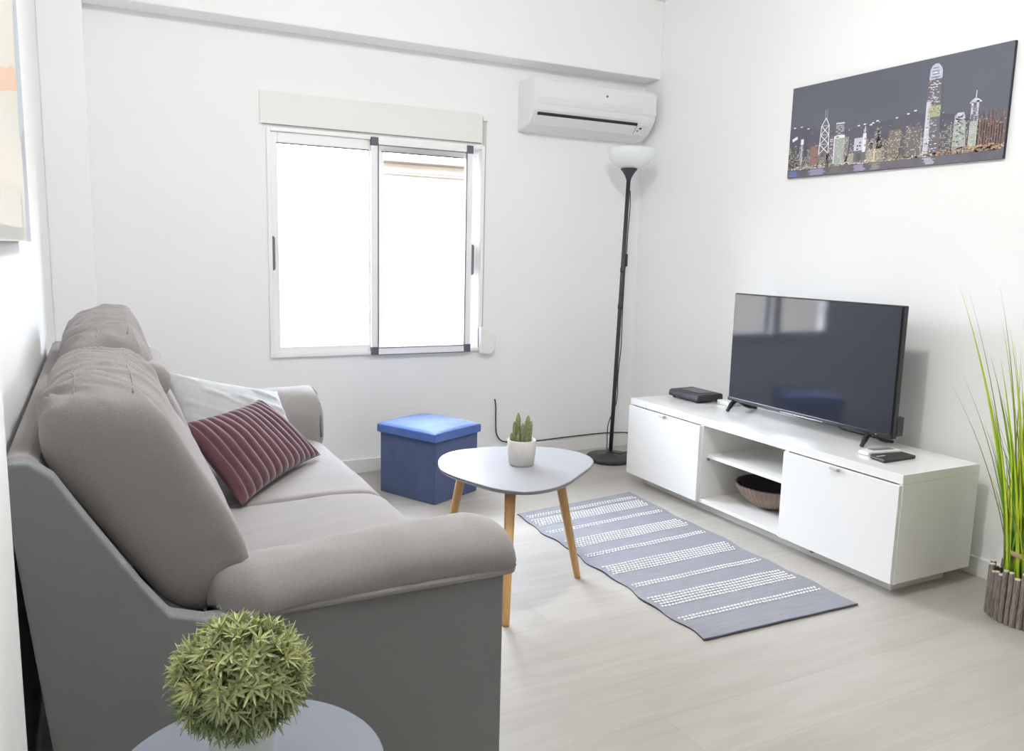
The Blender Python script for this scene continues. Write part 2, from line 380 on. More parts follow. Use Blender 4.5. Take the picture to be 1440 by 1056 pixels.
obj('lamp_shade', lathe(bmesh.new(), [(.02, 1.651), (.055, 1.654), (.088, 1.668), (.112, 1.69), (.126, 1.72), (.132, 1.757), (.129, 1.758), (.122, 1.722), (.108, 1.694), (.085, 1.673), (.053, 1.659), (.02, 1.656)], 2.663, 3.79, 48), 'shade', lp, smooth=True)
cpts = []
for k, (f, o) in enumerate([(.96, .013), (.9, .02), (.84, .017), (.79, .016), (.74, .016), (.66, .013), (.5, .017), (.4, .022), (.3, .014), (.2, .016), (.12, .03), (.05, .03), (.02, .02)]):
    p = lb.lerp(lt, f); cpts.append((p.x+(o if f > .15 else -o), p.y-.004, p.z))
cpts += [(2.64, 3.735, .045), (2.70, 3.77, .044), (2.77, 3.85, .02), (2.86, 3.9, .012)]
cd = obj('lamp_cord', tube(bmesh.new(), smooth_path(cpts, 6), .0028, 6), 'cord', lp, smooth=True)
p = lb.lerp(lt, .715)
obj('cord_switch', B(p.x+.008, p.x+.024, p.y-.012, p.y+.008, p.z-.035, p.z+.035), 'cord', cd, bev=.004)

# wall cable
pts = [(1.994, 4.072, .345), (1.994, 4.062, .342), (1.998, 4.06, .31), (2.0, 4.061, .23), (2.006, 4.06, .15), (2.03, 4.055, .11), (2.07, 4.056, .095), (2.15, 4.058, .087), (2.3, 4.058, .085), (2.5, 4.058, .09), (2.72, 4.058, .093), (2.86, 4.058, .086), (2.93, 4.05, .08)]
tag(obj('aerial_cable', tube(bmesh.new(), smooth_path(pts, 6), .0036, 8), 'cord', smooth=True), 'black cable leaving a wall hole and running along the baseboard', 'cable')

# ------------------------------------------------------------------ TV bench
F, Bk, Y0, Y1 = 2.439, 2.859, 1.773, 3.373
tb = thing('tv_bench', 'long white high gloss TV bench with two doors and open middle', 'tv bench', ((F+Bk)/2, (Y0+Y1)/2, 0))
obj('top_panel', B(F, Bk, Y0, Y1, .416, .45), 'gloss', tb, bev=.0015)
for a, b_ in ((Y0, Y0+.018), (Y1-.018, Y1)): obj('side_panel', B(F+.004, Bk, a, b_, .054, .4155), 'gloss', tb, bev=.001)
for a in (2.293, 2.806): obj('divider', B(F+.003, Bk-.012, a, a+.018, .072, .4155), 'white_in', tb)
obj('bottom_panel', B(F+.004, Bk, Y0+.018, Y1-.018, .054, .0715), 'gloss', tb)
obj('back_panel', B(Bk-.011, Bk-.001, Y0+.018, Y1-.018, .072, .4155), 'white_in', tb)
sh = obj('shelf', B(F+.035, Bk-.012, 2.3115, 2.8055, .262, .278), 'white_in', tb, bev=.001)
bm = bmesh.new()
for yy in (2.311, 2.8045): box(bm, F+.024, F+.05, yy, yy+.0015, .272, .286)
obj('shelf_pin', B(F+.03, F+.042, 2.797, 2.8055, .25, .262), 'silver', sh)
for a, b_, hy in ((Y0+.003, 2.306, 2.045), (2.817, Y1-.003, 3.083)):
    d = obj('door', B(F-.012, F+.003, a, b_, .056, .4125), 'gloss', tb, bev=.0012)
    h = obj('handle', B(F-.030, F-.012, hy-.018, hy+.018, .402, .4125), 'clear', d, bev=.002)
bm = bmesh.new()
box(bm, F+.066, Bk-.06, Y0+.055, Y1-.055, 0, .0538)
pl = obj('plinth', bm, 'base', tb, bev=.001)
bm = lathe(bmesh.new(), [(.004, 0), (.011, 0), (.011, .006), (.004, .006)], 0, 0, 16)
for v in bm.verts: v.co = Vector((F+.066-v.co.z, 2.19+v.co.x, .027+v.co.y))
obj('cable_grommet', bm, 'handle_grey', pl)

# bowl in the open compartment
rib = lambda a: .0022*math.sin(a*44)
bwl = bmesh.new()
lathe(bwl, [(.045, .0725), (.055, .074), (.095, .095), (.130, .125), (.152, .155), (.160, .178)], 2.655, 2.575, 264, 0, rib=rib)
lathe(bwl, [(.160, .178), (.157, .182), (.150, .176), (.140, .155), (.115, .122), (.08, .098), (.0, .09)], 2.655, 2.575, 264, 1)
lathe(bwl, [(0, .0722), (.045, .0725)], 2.655, 2.575, 264, 0)
o = obj('bowl', bwl, ['bowlout', 'bowlin'], smooth=True)
tag(o, 'ribbed brown bowl on the bottom shelf of the white bench', 'bowl')

# ------------------------------------------------------------------ television
tv = thing('television', 'flat black television on two splayed feet on the white bench', 'television', (2.74, 2.48, .45))
TX, TY0, TY1, TZ0, TZ1 = 2.700, 2.030, 2.942, .497, 1.012
obj('casing', B(TX+.002, TX+.03, TY0, TY1, TZ0, TZ1), 'bezel', tv, bev=.004)
obj('screen', B(TX-.002, TX+.003, TY0+.006, TY1-.006, TZ0+.018, TZ1-.006), 'screen', tv)
obj('bottom_bezel', B(TX-.004, TX+.004, TY0+.001, TY1-.001, TZ0, TZ0+.0175), 'bezel', tv, bev=.002)
bm = bmesh.new(); box(bm, TX-.0045, TX-.0035, 2.36, 2.60, TZ0+.003, TZ0+.0065); obj('bezel_highlight', bm, 'silver', tv)  # silver strip draws the reflected highlight on the bottom bezel
obj('rear_housing', B(TX+.03, TX+.075, TY0+.10, TY1-.10, TZ0+.02, TZ0+.33), 'blackmatt', tv, bev=.012, bseg=3)
obj('connection_box', B(TX+.026, TX+.06, TY0-.003, TY0+.12, TZ0+.01, TZ0+.085), 'blackmatt', tv, bev=.002)
for fy in (2.135, 2.90):
    bm = bmesh.new()
    tube(bm, smooth_path([(2.652, fy-.012, .456), (2.69, fy, .485), (2.712, fy, .5), (2.735, fy, .497), (2.78, fy, .472), (2.842, fy-.004, .455)], 5), [.009]*3+[.0115]*20+[.0075]*3, 8)
    obj('foot', bm, 'blackgloss', tv, smooth=True)
bm = lathe(bmesh.new(), [(0, 0), (.0026, 0), (.0026, .003)], 0, 0, 12)
for v in bm.verts: v.co = Vector((TX-.0045-v.co.z*.3, 2.098+v.co.x, TZ0+.009+v.co.y))
obj('power_light', bm, 'red', tv)
bm = bmesh.new()
tube(bm, smooth_path([(2.76, 2.4, .56), (2.80, 2.39, .50), (2.835, 2.385, .46), (2.848, 2.3, .4535), (2.845, 2.2, .4535)], 6), .003, 6); obj('power_cord', bm, 'cord', tv, smooth=True)

# router
rt = thing('router', 'flat black router box at the far end of the white bench', 'router', (2.73, 3.22, .45), 0)
prof = [(2.652, .458), (2.648, .470), (2.655, .486), (2.662, .492), (2.808, .494), (2.815, .488), (2.818, .462), (2.81, .457)]
obj('casing', prism(bmesh.new(), prof, 3.105, 3.335, xz_y), 'blackmatt', rt, bev=.006, bseg=3)
obj('top_vent', B(2.69, 2.79, 3.14, 3.30, .4925, .4952), 'blackgloss', rt, bev=.001)
for fx, fy in ((2.67, 3.13), (2.67, 3.31), (2.8, 3.13), (2.8, 3.31)): obj('rubber_foot', lathe(bmesh.new(), [(0, .45), (.008, .45), (.008, .459), (0, .459)], fx, fy, 12), 'cord', rt)
bm = bmesh.new()
for dy in (0, .012): box(bm, 2.6478, 2.6495, 3.172+dy, 3.176+dy, .470, .482)
obj('status_light', bm, 'handle_grey', rt)
tag(obj('white_adapter', B(2.75, 2.835, 2.99, 3.075, .45, .472), 'rwhite', bev=.004), 'small white adapter box beside the black router', 'adapter')
wc = [(2.83, 3.03, .46), (2.87, 2.98, .458), (2.885, 2.93, .44), (2.885, 2.92, .38)]
# remotes
def slabthing(name, label, cat, corners, z0, h, m, tilt=None):
    bm = prism(bmesh.new(), corners, z0, z0+h, xy_z); o = obj(name, bm, m, bev=.004, bseg=3); return tag(o, label, cat)
r1 = slabthing('remote_control', 'flat black remote lying at the near end of the white bench', 'remote control', [(2.516, 1.912), (2.695, 1.916), (2.70, 1.978), (2.55, 1.998), (2.53, 1.985)], .4505, .013, 'rblack')
bm = bmesh.new()
for k in range(3): box(bm, 2.535+k*.016, 2.545+k*.016, 1.955, 1.963, .4634, .4642)
obj('button', bm, 'rwhite', r1)
r2 = thing('remote_control', 'white remote with grey keys lying behind the black remote', 'remote control', (2.62, 2.035, .45), 0)
obj('casing', prism(bmesh.new(), [(2.548, 2.055), (2.552, 2.01), (2.60, 2.003), (2.71, 1.99), (2.715, 2.03), (2.60, 2.055)], .4505, .4665, xy_z), 'rwhite', r2, bev=.005, bseg=3)
obj('key_pad', prism(bmesh.new(), [(2.59, 2.045), (2.59, 2.02), (2.69, 2.005), (2.692, 2.028)], .4665, .4685, xy_z), 'rgrey', r2, bev=.001)

# ------------------------------------------------------------------ skyline canvas on the right wall
PX = 2.925; PY0, PY1, PZ0, PZ1 = 2.886, 1.859, 1.552, 1.958
cv = thing('canvas_print', 'wide canvas print of a city skyline at night above the television', 'wall art', (XR, (PY0+PY1)/2, PZ0))
obj('stretcher', B(PX+.0006, XR-.001, PY1, PY0, PZ0, PZ1), 'canvas_edge', cv)
mats = ['sky_night', 'hill', 'water', 'b_grey', 'b_dark', 'b_warm', 'b_pale', 'b_white', 'b_green', 'b_yellow', 'b_red', 'b_beige', 'b_brown', 'l_white', 'l_warm', 'l_orange', 'l_lilac', 'l_blue', 'l_tower']
mi = {n: i for i, n in enumerate(mats)}
bm = bmesh.new()
def cp(u, v, k): return (PX-k*.00012, PY0-u*(PY0-PY1), PZ0+v*(PZ1-PZ0))
def poly(pts, m, k):
    f = bm.faces.new([bm.verts.new(cp(u, v, k)) for u, v in pts]); f.material_index = mi[m]
def rect(u0, u1, v0, v1, m, k): poly([(u0, v0), (u1, v0), (u1, v1), (u0, v1)], m, k)
rect(0, 1, 0, 1, 'sky_night', 0)
hp = [(0, .56), (.05, .53), (.1, .55), (.16, .49), (.24, .46), (.34, .455), (.42, .47), (.5, .48), (.56, .50), (.63, .53), (.68, .49), (.76, .47), (.84, .42), (.9, .44), (.94, .40), (1, .34)]
poly([(0, .05)]+hp+[][::-1]+[(1, .05)], 'hill', 1) if False else poly([(0, .05), (1, .05)]+hp[::-1], 'hill', 1)
rect(0, 1, 0, .085, 'water', 2)
def building(u0, u1, v0, v1, body, lights=(), dens=.5, k=4, cu=.006, cvv=.018, crown=None):
    rect(u0, u1, v0, v1, body, k)
    nu = max(1, int((u1-u0)/cu)); nv = max(1, int((v1-v0)/cvv))
    for i in range(nu):
        for j in range(nv):
            if lights and random.random() < dens:
                a = u0+(i+.15)*(u1-u0)/nu; b = u0+(i+.85)*(u1-u0)/nu
                c = v0+(j+.2)*(v1-v0)/nv; d = v0+(j+.75)*(v1-v0)/nv
                rect(a, b, c, d, random.choice(lights), k+1)
R = random.random
# back rows
for k in range(76):
    u = .005+.965*k/76+R()*.008; h = .17+.21*R()
    if .40 < u < .68: h += .08*R()
    building(u, u+.014+.014*R(), .08, h, random.choice(['b_dark', 'b_grey', 'b_brown' if u > .85 else 'b_warm', 'b_warm']), ['l_warm', 'l_white', 'b_beige', 'b_pale'] if u < .85 else ['l_orange', 'b_red', 'l_warm'], .45, 3, .004, .014)
# hillside specks
for k in range(150):
    u = R(); top = .5-.12*max(0, (u-.8)/.2); v = .2+R()*(top-.2)
    s = .0015+.002*R(); rect(u, min(1, u+s), v, v+s*2.2, random.choice(['l_white', 'l_warm', 'b_beige', 'l_lilac']) if u < .86 else random.choice(['l_orange', 'b_red', 'l_warm']), 3)
for u, v in ((.37, .47), (.40, .475), (.43, .46), (.44, .475), (.46, .49), (.55, .49), (.60, .51), (.63, .53), (.10, .52), (.02, .55), (.06, .55)):
    rect(u, u+.012, v, v+.012, 'l_white', 4)
building(.0, .045, .08, .36, 'b_dark', ['l_warm', 'b_yellow'], .4, 4)
poly([(.015, .43), (.045, .46), (.048, .43), (.02, .40)], 'l_white', 5); rect(.068, .084, .36, .42, 'l_white', 5); rect(.073, .078, .14, .36, 'b_pale', 5)
building(.127, .172, .12, .325, 'b_red', ['b_brown', 'l_warm'], .35, 5, .02, .03)
# lattice tower
poly([(.172, .235), (.228, .225), (.222, .53), (.207, .60), (.197, .61), (.18, .53)], 'b_grey', 6)
def line(u0, v0, u1, v1, wd, m, k):
    du, dv = (u1-u0)*2.5, v1-v0; L = math.hypot(du, dv); nu, nv = -dv/L*wd/2.5, du/L*wd
    poly([(u0-nu, v0-nv), (u1-nu, v1-nv), (u1+nu, v1+nv), (u0+nu, v0+nv)], m, k)
lx = [(.174, .23, .226, .23), (.176, .335, .225, .33), (.178, .435, .223, .43), (.18, .53, .221, .53)]
for a, b_ in zip(lx, lx[1:]):
    line(a[0], a[1], b_[2], b_[3], .004, 'b_white', 7); line(a[2], a[3], b_[0], b_[1], .004, 'b_white', 7)
    line(a[0], a[1], b_[0], b_[1], .005, 'b_white', 7); line(a[2], a[3], b_[2], b_[3], .005, 'b_white', 7)
    line(b_[0], b_[1], b_[2], b_[3], .003, 'b_pale', 7)
line(.18, .53, .202, .61, .005, 'b_white', 7); line(.221, .53, .202, .61, .005, 'b_white', 7)
line(.198, .60, .196, .70, .002, 'b_pale', 7); line(.206, .60, .207, .70, .002, 'b_pale', 7)
building(.232, .252, .12, .42, 'b_grey', ['l_lilac', 'l_white'], .6, 5)
# slab tower with lit crown
building(.259, .303, .40, .535, 'b_grey', ['b_pale'], .55, 6); line(.259, .535, .303, .53, .006, 'b_white', 7)
building(.257, .31, .10, .40, 'b_green', ['b_beige', 'b_pale'], .5, 6); rect(.255, .308, .375, .405, 'b_white', 8); rect(.264, .278, .382, .396, 'b_dark', 9); line(.257, .1, .255, .4, .005, 'b_white', 8)
# centre stepped block
poly([(.355, .09), (.423, .08), (.418, .38), (.405, .385), (.385, .35), (.362, .34)], 'b_grey', 5)
building(.36, .42, .22, .35, 'b_pale', ['b_dark', 'b_grey'], .3, 6, .012, .03); rect(.402, .418, .2, .39, 'b_white', 7); rect(.376, .398, .09, .19, 'b_dark', 7)
line(.409, .38, .411, .46, .006, 'b_pale', 7); building(.335, .362, .09, .2, 'b_beige', ['l_warm'], .4, 6)
building(.424, .5, .085, .215, 'b_beige', ['b_warm', 'l_warm'], .5, 6); rect(.46, .468, .085, .22, 'l_warm', 8)
building(.526, .576, .12, .38, 'b_warm', ['b_beige', 'l_warm', 'b_dark'], .55, 6); building(.605, .668, .1, .385, 'b_grey', ['b_beige', 'l_warm', 'b_dark'], .45, 5)
building(.50, .53, .1, .30, 'b_grey', ['l_warm'], .4, 5); building(.58, .604, .1, .33, 'b_dark', ['b_beige'], .4, 5)
# tall tower
poly([(.683, .112), (.752, .108), (.737, .78), (.738, .86), (.733, .90), (.718, .94), (.704, .943), (.692, .925), (.684, .89), (.68, .78)], 'b_grey', 8)
poly([(.684, .80), (.737, .80), (.737, .865), (.732, .90), (.718, .94), (.704, .943), (.692, .925), (.685, .89)], 'l_tower', 9)
poly([(.683, .112), (.705, .111), (.700, .60), (.682, .60)], 'b_pale', 9)
for k in range(170):
    v = .12+.74*R(); lim = .748-(v-.11)*.016; u = .684+R()*(lim-.696); s = .004+.008*R()
    if .44 < v < .56: continue
    rect(u, min(lim, u+s), v, v+.008, random.choice(['b_white', 'b_pale', 'b_dark', 'l_tower'] if v > .5 else ['b_white', 'b_green', 'b_grey', 'b_pale']), 10)
building(.692, .743, .45, .555, 'b_yellow', ['b_green', 'l_warm', 'b_grey'], .5, 10)
for k in range(4): rect(.692+.004*(k % 2), .728-.003*k, .815+k*.028, .823+k*.028, 'b_grey', 11)
building(.755, .79, .1, .33, 'b_dark', ['b_beige', 'b_green'], .4, 6)
# right pair
poly([(.801, .129), (.856, .146), (.845, .42), (.838, .453), (.815, .455), (.803, .43)], 'b_green', 8)
for k in range(40):
    u = .803+R()*.04; v = .15+R()*.28; rect(u, u+.008, v, v+.01, random.choice(['b_grey', 'b_pale', 'b_dark']), 9)
poly([(.805, .38), (.847, .38), (.838, .453), (.815, .455)], 'b_pale', 9); rect(.815, .835, .405, .42, 'b_dark', 10)
building(.864, .895, .13, .36, 'b_green', ['l_warm', 'b_pale'], .5, 8); building(.862, .896, .36, .50, 'b_grey', ['b_pale', 'l_lilac'], .5, 8)
rect(.864, .872, .42, .53, 'b_pale', 9); rect(.884, .893, .42, .54, 'b_pale', 9); poly([(.855, .52), (.905, .525), (.896, .545), (.878, .57), (.864, .545)], 'b_pale', 9); line(.879, .56, .88, .63, .004, 'b_white', 9)
for k in range(10): building(.90+k*.0095, .912+k*.0095, .12, .28+.16*R(), 'b_brown', ['l_orange', 'b_red', 'b_grey'], .3, 5)
# shoreline lights
for k in range(260):
    u = R(); v = .08+.03*R()+(.03*R() if u > .75 else 0)
    m_ = random.choice(['l_warm', 'l_white', 'b_yellow', 'l_warm']) if u < .72 else random.choice(['l_orange', 'l_warm', 'l_orange', 'b_beige'])
    rect(u, min(1, u+.004+.01*R()), v, v+.008+.008*R(), m_, 11)
for u0, u1, m_ in ((.0, .07, 'l_blue'), (.12, .22, 'l_lilac'), (.23, .30, 'b_warm'), (.36, .43, 'l_lilac'), (.44, .5, 'b_beige'), (.68, .74, 'b_pale'), (.5, .66, 'b_grey')):
    for k in range(9):
        v = .012+.007*k; a = u0+R()*.02; b_ = u1-R()*.02; rect(a, b_, v, v+.0045, m_, 3)
obj('printed_skyline', bm, mats, cv)

# ------------------------------------------------------------------ abstract canvas on the left wall
ab = thing('canvas_painting', 'pale abstract painting in cream and peach on the left wall', 'wall art', (XL, 1.9, 1.165))
obj('stretcher', B(XL+.001, -.1386, 1.45, 2.36, 1.172, 2.02), 'a_grey', ab)
bm = bmesh.new(); am = ['a_cream', 'a_peach', 'a_sky', 'a_grey', 'a_white', 'a_yellow']
def ap(pts, m, k):
    f = bm.faces.new([bm.verts.new((-.138+k*.0002, y, z)) for y, z in pts]); f.material_index = m
ap([(1.45, 1.172), (2.36, 1.172), (2.36, 2.02), (1.45, 2.02)], 0, 0)
ap([(2.20, 1.172), (2.36, 1.172), (2.36, 1.75), (2.33, 1.75), (2.26, 1.6), (2.22, 1.45), (2.24, 1.3)], 3, 1)
ap([(2.20, 1.40), (2.36, 1.45), (2.36, 2.02), (2.25, 2.02), (2.28, 1.8), (2.22, 1.6)], 2, 2)
ap([(1.6, 1.50), (1.82, 1.49), (1.95, 1.51), (2.08, 1.54), (2.15, 1.55), (2.2, 1.525), (2.17, 1.50), (2.05, 1.485), (1.9, 1.46), (1.78, 1.44), (1.6, 1.44)], 1, 3)
ap([(1.6, 1.2), (2.1, 1.2), (2.12, 1.32), (2.0, 1.36), (1.8, 1.35), (1.6, 1.37)], 5, 3)
for k in range(16):
    y = 1.62+k*.034; ap([(y, 1.176), (y+.02, 1.176), (y+.016, 1.25+.05*R()), (y+.004, 1.24+.06*R())], 4, 4)
obj('painted_canvas', bm, am, ab)

# ------------------------------------------------------------------ sofa
SY0, SY1 = 1.45, 3.27
sf = thing('sofa', 'two seat grey fabric sofa with puffy back cushions against the left wall', 'sofa', (.3, 2.36, 0))
wr = lambda p, s, seed=0: noise.noise(Vector((p.x*s, p.y*s, p.z*s+seed)))
pan = [(-.072, .03), (-.148, .815), (-.135, .826), (-.106, .824), (-.075, .797), (-.052, .756), (-.004, .676), (.047, .592), (.09, .531), (.147, .511), (.735, .50), (.742, .49), (.742, .03)]
obj('end_panel', prism(bmesh.new(), pan, SY0, SY0+.045, xz_y), 'fabd', sf, bev=.012, bseg=3)
obj('end_panel', prism(bmesh.new(), pan, SY1-.045, SY1, xz_y), 'fabd', sf, bev=.012, bseg=3)
bk = [(-.072, .06), (-.148, .815), (-.137, .826), (-.112, .826), (-.098, .81), (-.02, .60), (.06, .40), (.06, .06)]
obj('back_frame', prism(bmesh.new(), bk, SY0+.045, SY1-.045, xz_y), 'fab', sf, bev=.012, bseg=3)
obj('seat_base', B(.06, .735, SY0+.045, SY1-.045, .06, .30), 'fabd', sf, bev=.012)
for x in (-.02, .69):
    for y in (SY0+.06, SY1-.06): obj('leg', lathe(bmesh.new(), [(0, 0), (.018, 0), (.024, .065), (0, .065)], x, y, 16), 'black', sf)
# seats
seat = [(.07, .31), (.07, .42), (.12, .44), (.35, .450), (.60, .452), (.70, .446), (.748, .425), (.765, .385), (.762, .34), (.745, .305), (.6, .298), (.3, .298)]
def seat_wr(seed):
    def fn(p, n):
        d = .004*wr(p, 5, seed)
        if n.z > .5:
            g = noise.noise(Vector((p.x*3.5+p.y*2, p.y*20-p.x*6, seed))); d += .0030*max(0, g)*(1 if p.x < .66 else .4)
        return d
    return fn
for a, b_, sd in ((1.66, 2.298, 3), (2.302, 3.05, 8)):
    o = obj('seat_cushion', displace(puff(seat, a, b_, xz_y, er=.022, m=96, n=64, bulge=.015, dome=.0), seat_wr(sd)), 'fab', sf, smooth=True)
# near + far arms
def arm_near(q, t): return Vector((q.x+.075*max(0, 1-t/.15)**1.3*(1 if q.x < 1.52 else 0), q.y-.030*(1-min(1, t/.55))**1.0*(1 if q.y > .53 else .15)-.02*max(0, (t-.86)/.14)**2*(1 if q.y > .53 else 0), 0))
armp = [(1.438, .512), (1.430, .538), (1.441, .572), (1.476, .598), (1.53, .606), (1.585, .597), (1.635, .567), (1.662, .52), (1.668, .46), (1.66, .41), (1.58, .40), (1.51, .41), (1.50, .49), (1.48, .508)]
def arm_wr(seed):
    def fn(p, n):
        d = .005*wr(p, 7, seed)+.003*wr(p, 16, seed)
        d += .0035*max(0, noise.noise(Vector((p.x*16, p.y*3, p.z*3+seed))))
        return d
    return fn
a = obj('armrest', displace(puff(armp, .155, .775, yz_x, er=.03, m=72, n=50, bulge=.0, morph=arm_near, dome=.006), arm_wr(2)), 'fab', sf, smooth=True)
obj('welt', tube(bmesh.new(), smooth_path([(.20, 1.446, .508), (.3, 1.437, .513), (.5, 1.433, .514), (.66, 1.434, .513), (.745, 1.438, .512), (.757, 1.45, .512)], 6), .0085, 8), 'fab', a, smooth=True)
armf = [(2*2.36-y, z+.022 if z > .5 else z) for y, z in armp]
a = obj('armrest', displace(puff(armf, .17, .768, yz_x, er=.035, m=72, n=50, bulge=0, morph=lambda q, t: Vector((q.x, q.y-.025*(1-min(1, t/.4))*(1 if q.y > .53 else .1), 0)), dome=.004), arm_wr(6)), 'fab', sf, smooth=True)
obj('front_piping', tube(bmesh.new(), [(.752, 4.72-y, z) for y, z in [(1.672, .45), (1.664, .52), (1.637, .575), (1.588, .612), (1.53, .622), (1.472, .612), (1.437, .583)]], .004, 6), 'seam', a, smooth=True)
# back cushions
nearp = [(.085, .520), (.137, .488), (.175, .492), (.212, .520), (.238, .566), (.236, .606), (.216, .662), (.19, .715), (.163, .768), (.132, .83), (.10, .885), (.058, .922), (.005, .934), (-.045, .93), (-.083, .905), (-.100, .865), (-.093, .81), (-.06, .745), (-.015, .672), (.035, .592)]
def near_m(q, t):
    z = q.y
    if z > .72:
        k = (z-.72)/.21
        z += k*(.006*math.sin(PI*min(1, t*1.15)) - .045*max(0, (t-.62)/.38)**1.3 - .022*max(0, 1-t/.18))
    return Vector((q.x, z, 0))
def back_wr(seed, amp):
    def fn(p, n):
        d = .004*wr(p, 6, seed)-.003
        top = min(1, max(0, (p.z-.80)/.08))*min(1, max(0, n.z*1.8-.1))*(1-.9*max(0, -n.y-.3))
        g = 1-abs(noise.noise(Vector((p.x*6+p.y*2, (p.y+.55*p.x)*19, p.z*5+seed))))*1.6
        g2 = 1-abs(noise.noise(Vector((p.x*7-p.y, (p.y+.4*p.x)*36, p.z*4+seed+9))))*1.6
        fade = .35+.65*min(1, max(0, noise.noise(Vector((p.x*5, p.y*4, seed+3)))*1.6+.6))
        d += amp*1.7*top*fade*(max(0, g)**2.2+.7*max(0, g2)**2.5-.6)
        low = min(1, max(0, (.75-p.z)/.1))
        if n.x > .2: d += low*.004*max(0, noise.noise(Vector((p.x*6, p.y*9, p.z*32+seed))))
        return d
    return fn
c1 = obj('back_cushion', displace(puff(nearp, 1.515, 2.29, xz_y, er=.036, m=110, n=170, bulge=.008, morph=near_m, pw=4.5), back_wr(1, .011)), 'fab', sf, smooth=True)
farp = [(.085, .50), (.137, .475), (.18, .48), (.22, .51), (.238, .56), (.232, .61), (.215, .67), (.192, .73), (.165, .79), (.138, .845), (.118, .900), (.102, .936), (.086, .958), (.068, .966), (.02, .964), (-.025, .948), (-.068, .918), (-.097, .87), (-.100, .82), (-.065, .75), (-.015, .67), (.035, .59)]
def far_m(q, t):
    z = q.y
    if z > .75:
        z += (z-.75)/.22*(.012*math.sin(PI*t) - .03*max(0, (.25-t)/.25)**1.2)
    return Vector((q.x, z, 0))
c2 = obj('back_cushion', displace(puff(farp, 2.32, 3.06, xz_y, er=.05, m=110, n=160, bulge=.006, morph=far_m, dome=.015), back_wr(4, .009)), 'fab', sf, smooth=True)
# headrest flap of the far cushion, tucked between the two
flap = [(.045, .80), (.06, .762), (.10, .748), (.145, .765), (.168, .80), (.165, .835), (.14, .858), (.10, .865), (.065, .85)]
obj('headrest_roll', displace(puff(flap, 2.285, 2.75, xz_y, er=.03, m=40, n=30, bulge=.0, dome=.01), lambda p, n: .004*wr(p, 12, 5)), 'fab', c2, smooth=True)
# stitched seams on the cushion tops
from mathutils.bvhtree import BVHTree
def top_seam(o, pts):
    me = o.data; t = BVHTree.FromPolygons([v.co for v in me.vertices], [p.vertices[:] for p in me.polygons])
    out = []
    for x, y in pts:
        h = t.ray_cast(Vector((x, y, 2)), Vector((0, 0, -1)))
        if h[0] is not None: out.append(h[0]+Vector((0, 0, .0006)))
    obj('seam', tube(bmesh.new(), out, .0016, 6), 'fab', o, smooth=True)
top_seam(c1, [(.050+.002*math.sin(k*.3), 1.56+k*.0115) for k in range(60)])
top_seam(c1, [(-.045+.004*math.sin(k*.5), 1.56+k*.0115) for k in range(60)])
top_seam(c2, [(.068+.004*math.sin(k*.7), 2.36+k*.0112) for k in range(60)])
top_seam(c2, [(-.005+.004*math.sin(k*.6), 2.36+k*.0112) for k in range(60)])

# ------------------------------------------------------------------ loose pillows
def pillow(TL, TR, BL, BR, th, nrm_hint, ribs=0, nu=60, nv=44, seed=0, ribamp=.008, sag=.0, dent=0.):
    TL, TR, BL, BR = map(Vector, (TL, TR, BL, BR))
    n = (TR-TL).cross(BL-TL).normalized()
    if n.dot(Vector(nrm_hint)) < 0: n = -n
    bm = bmesh.new(); G = {}
    for side in (1, -1):
        for i in range(nu+1):
            for j in range(nv+1):
                u, v = i/nu, j/nv
                eu, ev = 1-abs(2*u-1)**2.2, 1-abs(2*v-1)**2.2
                if side == -1 and (i in (0, nu) or j in (0, nv)): continue
                uu = u+.035*(0.5-u)*2*(ev)*(1 if abs(2*u-1) > .0 else 0)*abs(2*u-1)**3
                vv = v+.05*(0.5-v)*2*(eu)*abs(2*v-1)**3
                p = TL.lerp(TR, uu).lerp(BL.lerp(BR, uu), vv)
                h = th*(max(0, eu)*max(0, ev))**.5
                if ribs and side == 1: h += ribamp*(abs(math.sin(PI*(ribs*u+.25*math.sin(3*v+seed)*.5)))**.7-.6)*min(1, 6*min(ev, eu))
                h += (.006*noise.noise(p*9+Vector((seed, 0, 0))))*min(1, 3*eu*ev)
                if side == 1 and dent: h += dent*max(0, noise.noise(Vector((u*3+v*2+seed, (v-u*.5)*9, seed))))*min(1, 4*eu*ev)
                p = p+n*h*side+Vector((0, 0, -sag*eu*ev))
                G[(side, i, j)] = bm.verts.new(p)
    for side in (1, -1):
        for i in range(nu):
            for j in range(nv):
                g = lambda a, b_: G.get((side, a, b_)) or G[(1, a, b_)]
                f = [g(i, j), g(i+1, j), g(i+1, j+1), g(i, j+1)]
                bm.faces.new(f if side == 1 else f[::-1])
    return bm
tag(obj('throw_pillow', pillow((.175, 2.77, .778), (.575, 2.985, .650), (.215, 2.62, .53), (.625, 2.82, .452), .052, (1, -1, 1), seed=3, dent=.012), 'gpil', smooth=True), 'plain pale grey throw pillow leaning behind the burgundy pillow', 'pillow')
tag(obj('throw_pillow', pillow((.183, 2.37, .683), (.48, 2.81, .660), (.330, 2.25, .462), (.672, 2.735, .462), .048, (1, -1, 1), ribs=13, nu=156, nv=40, seed=1, ribamp=.011), 'burg', smooth=True), 'burgundy velvet pillow with padded ribs on the sofa seat', 'pillow')

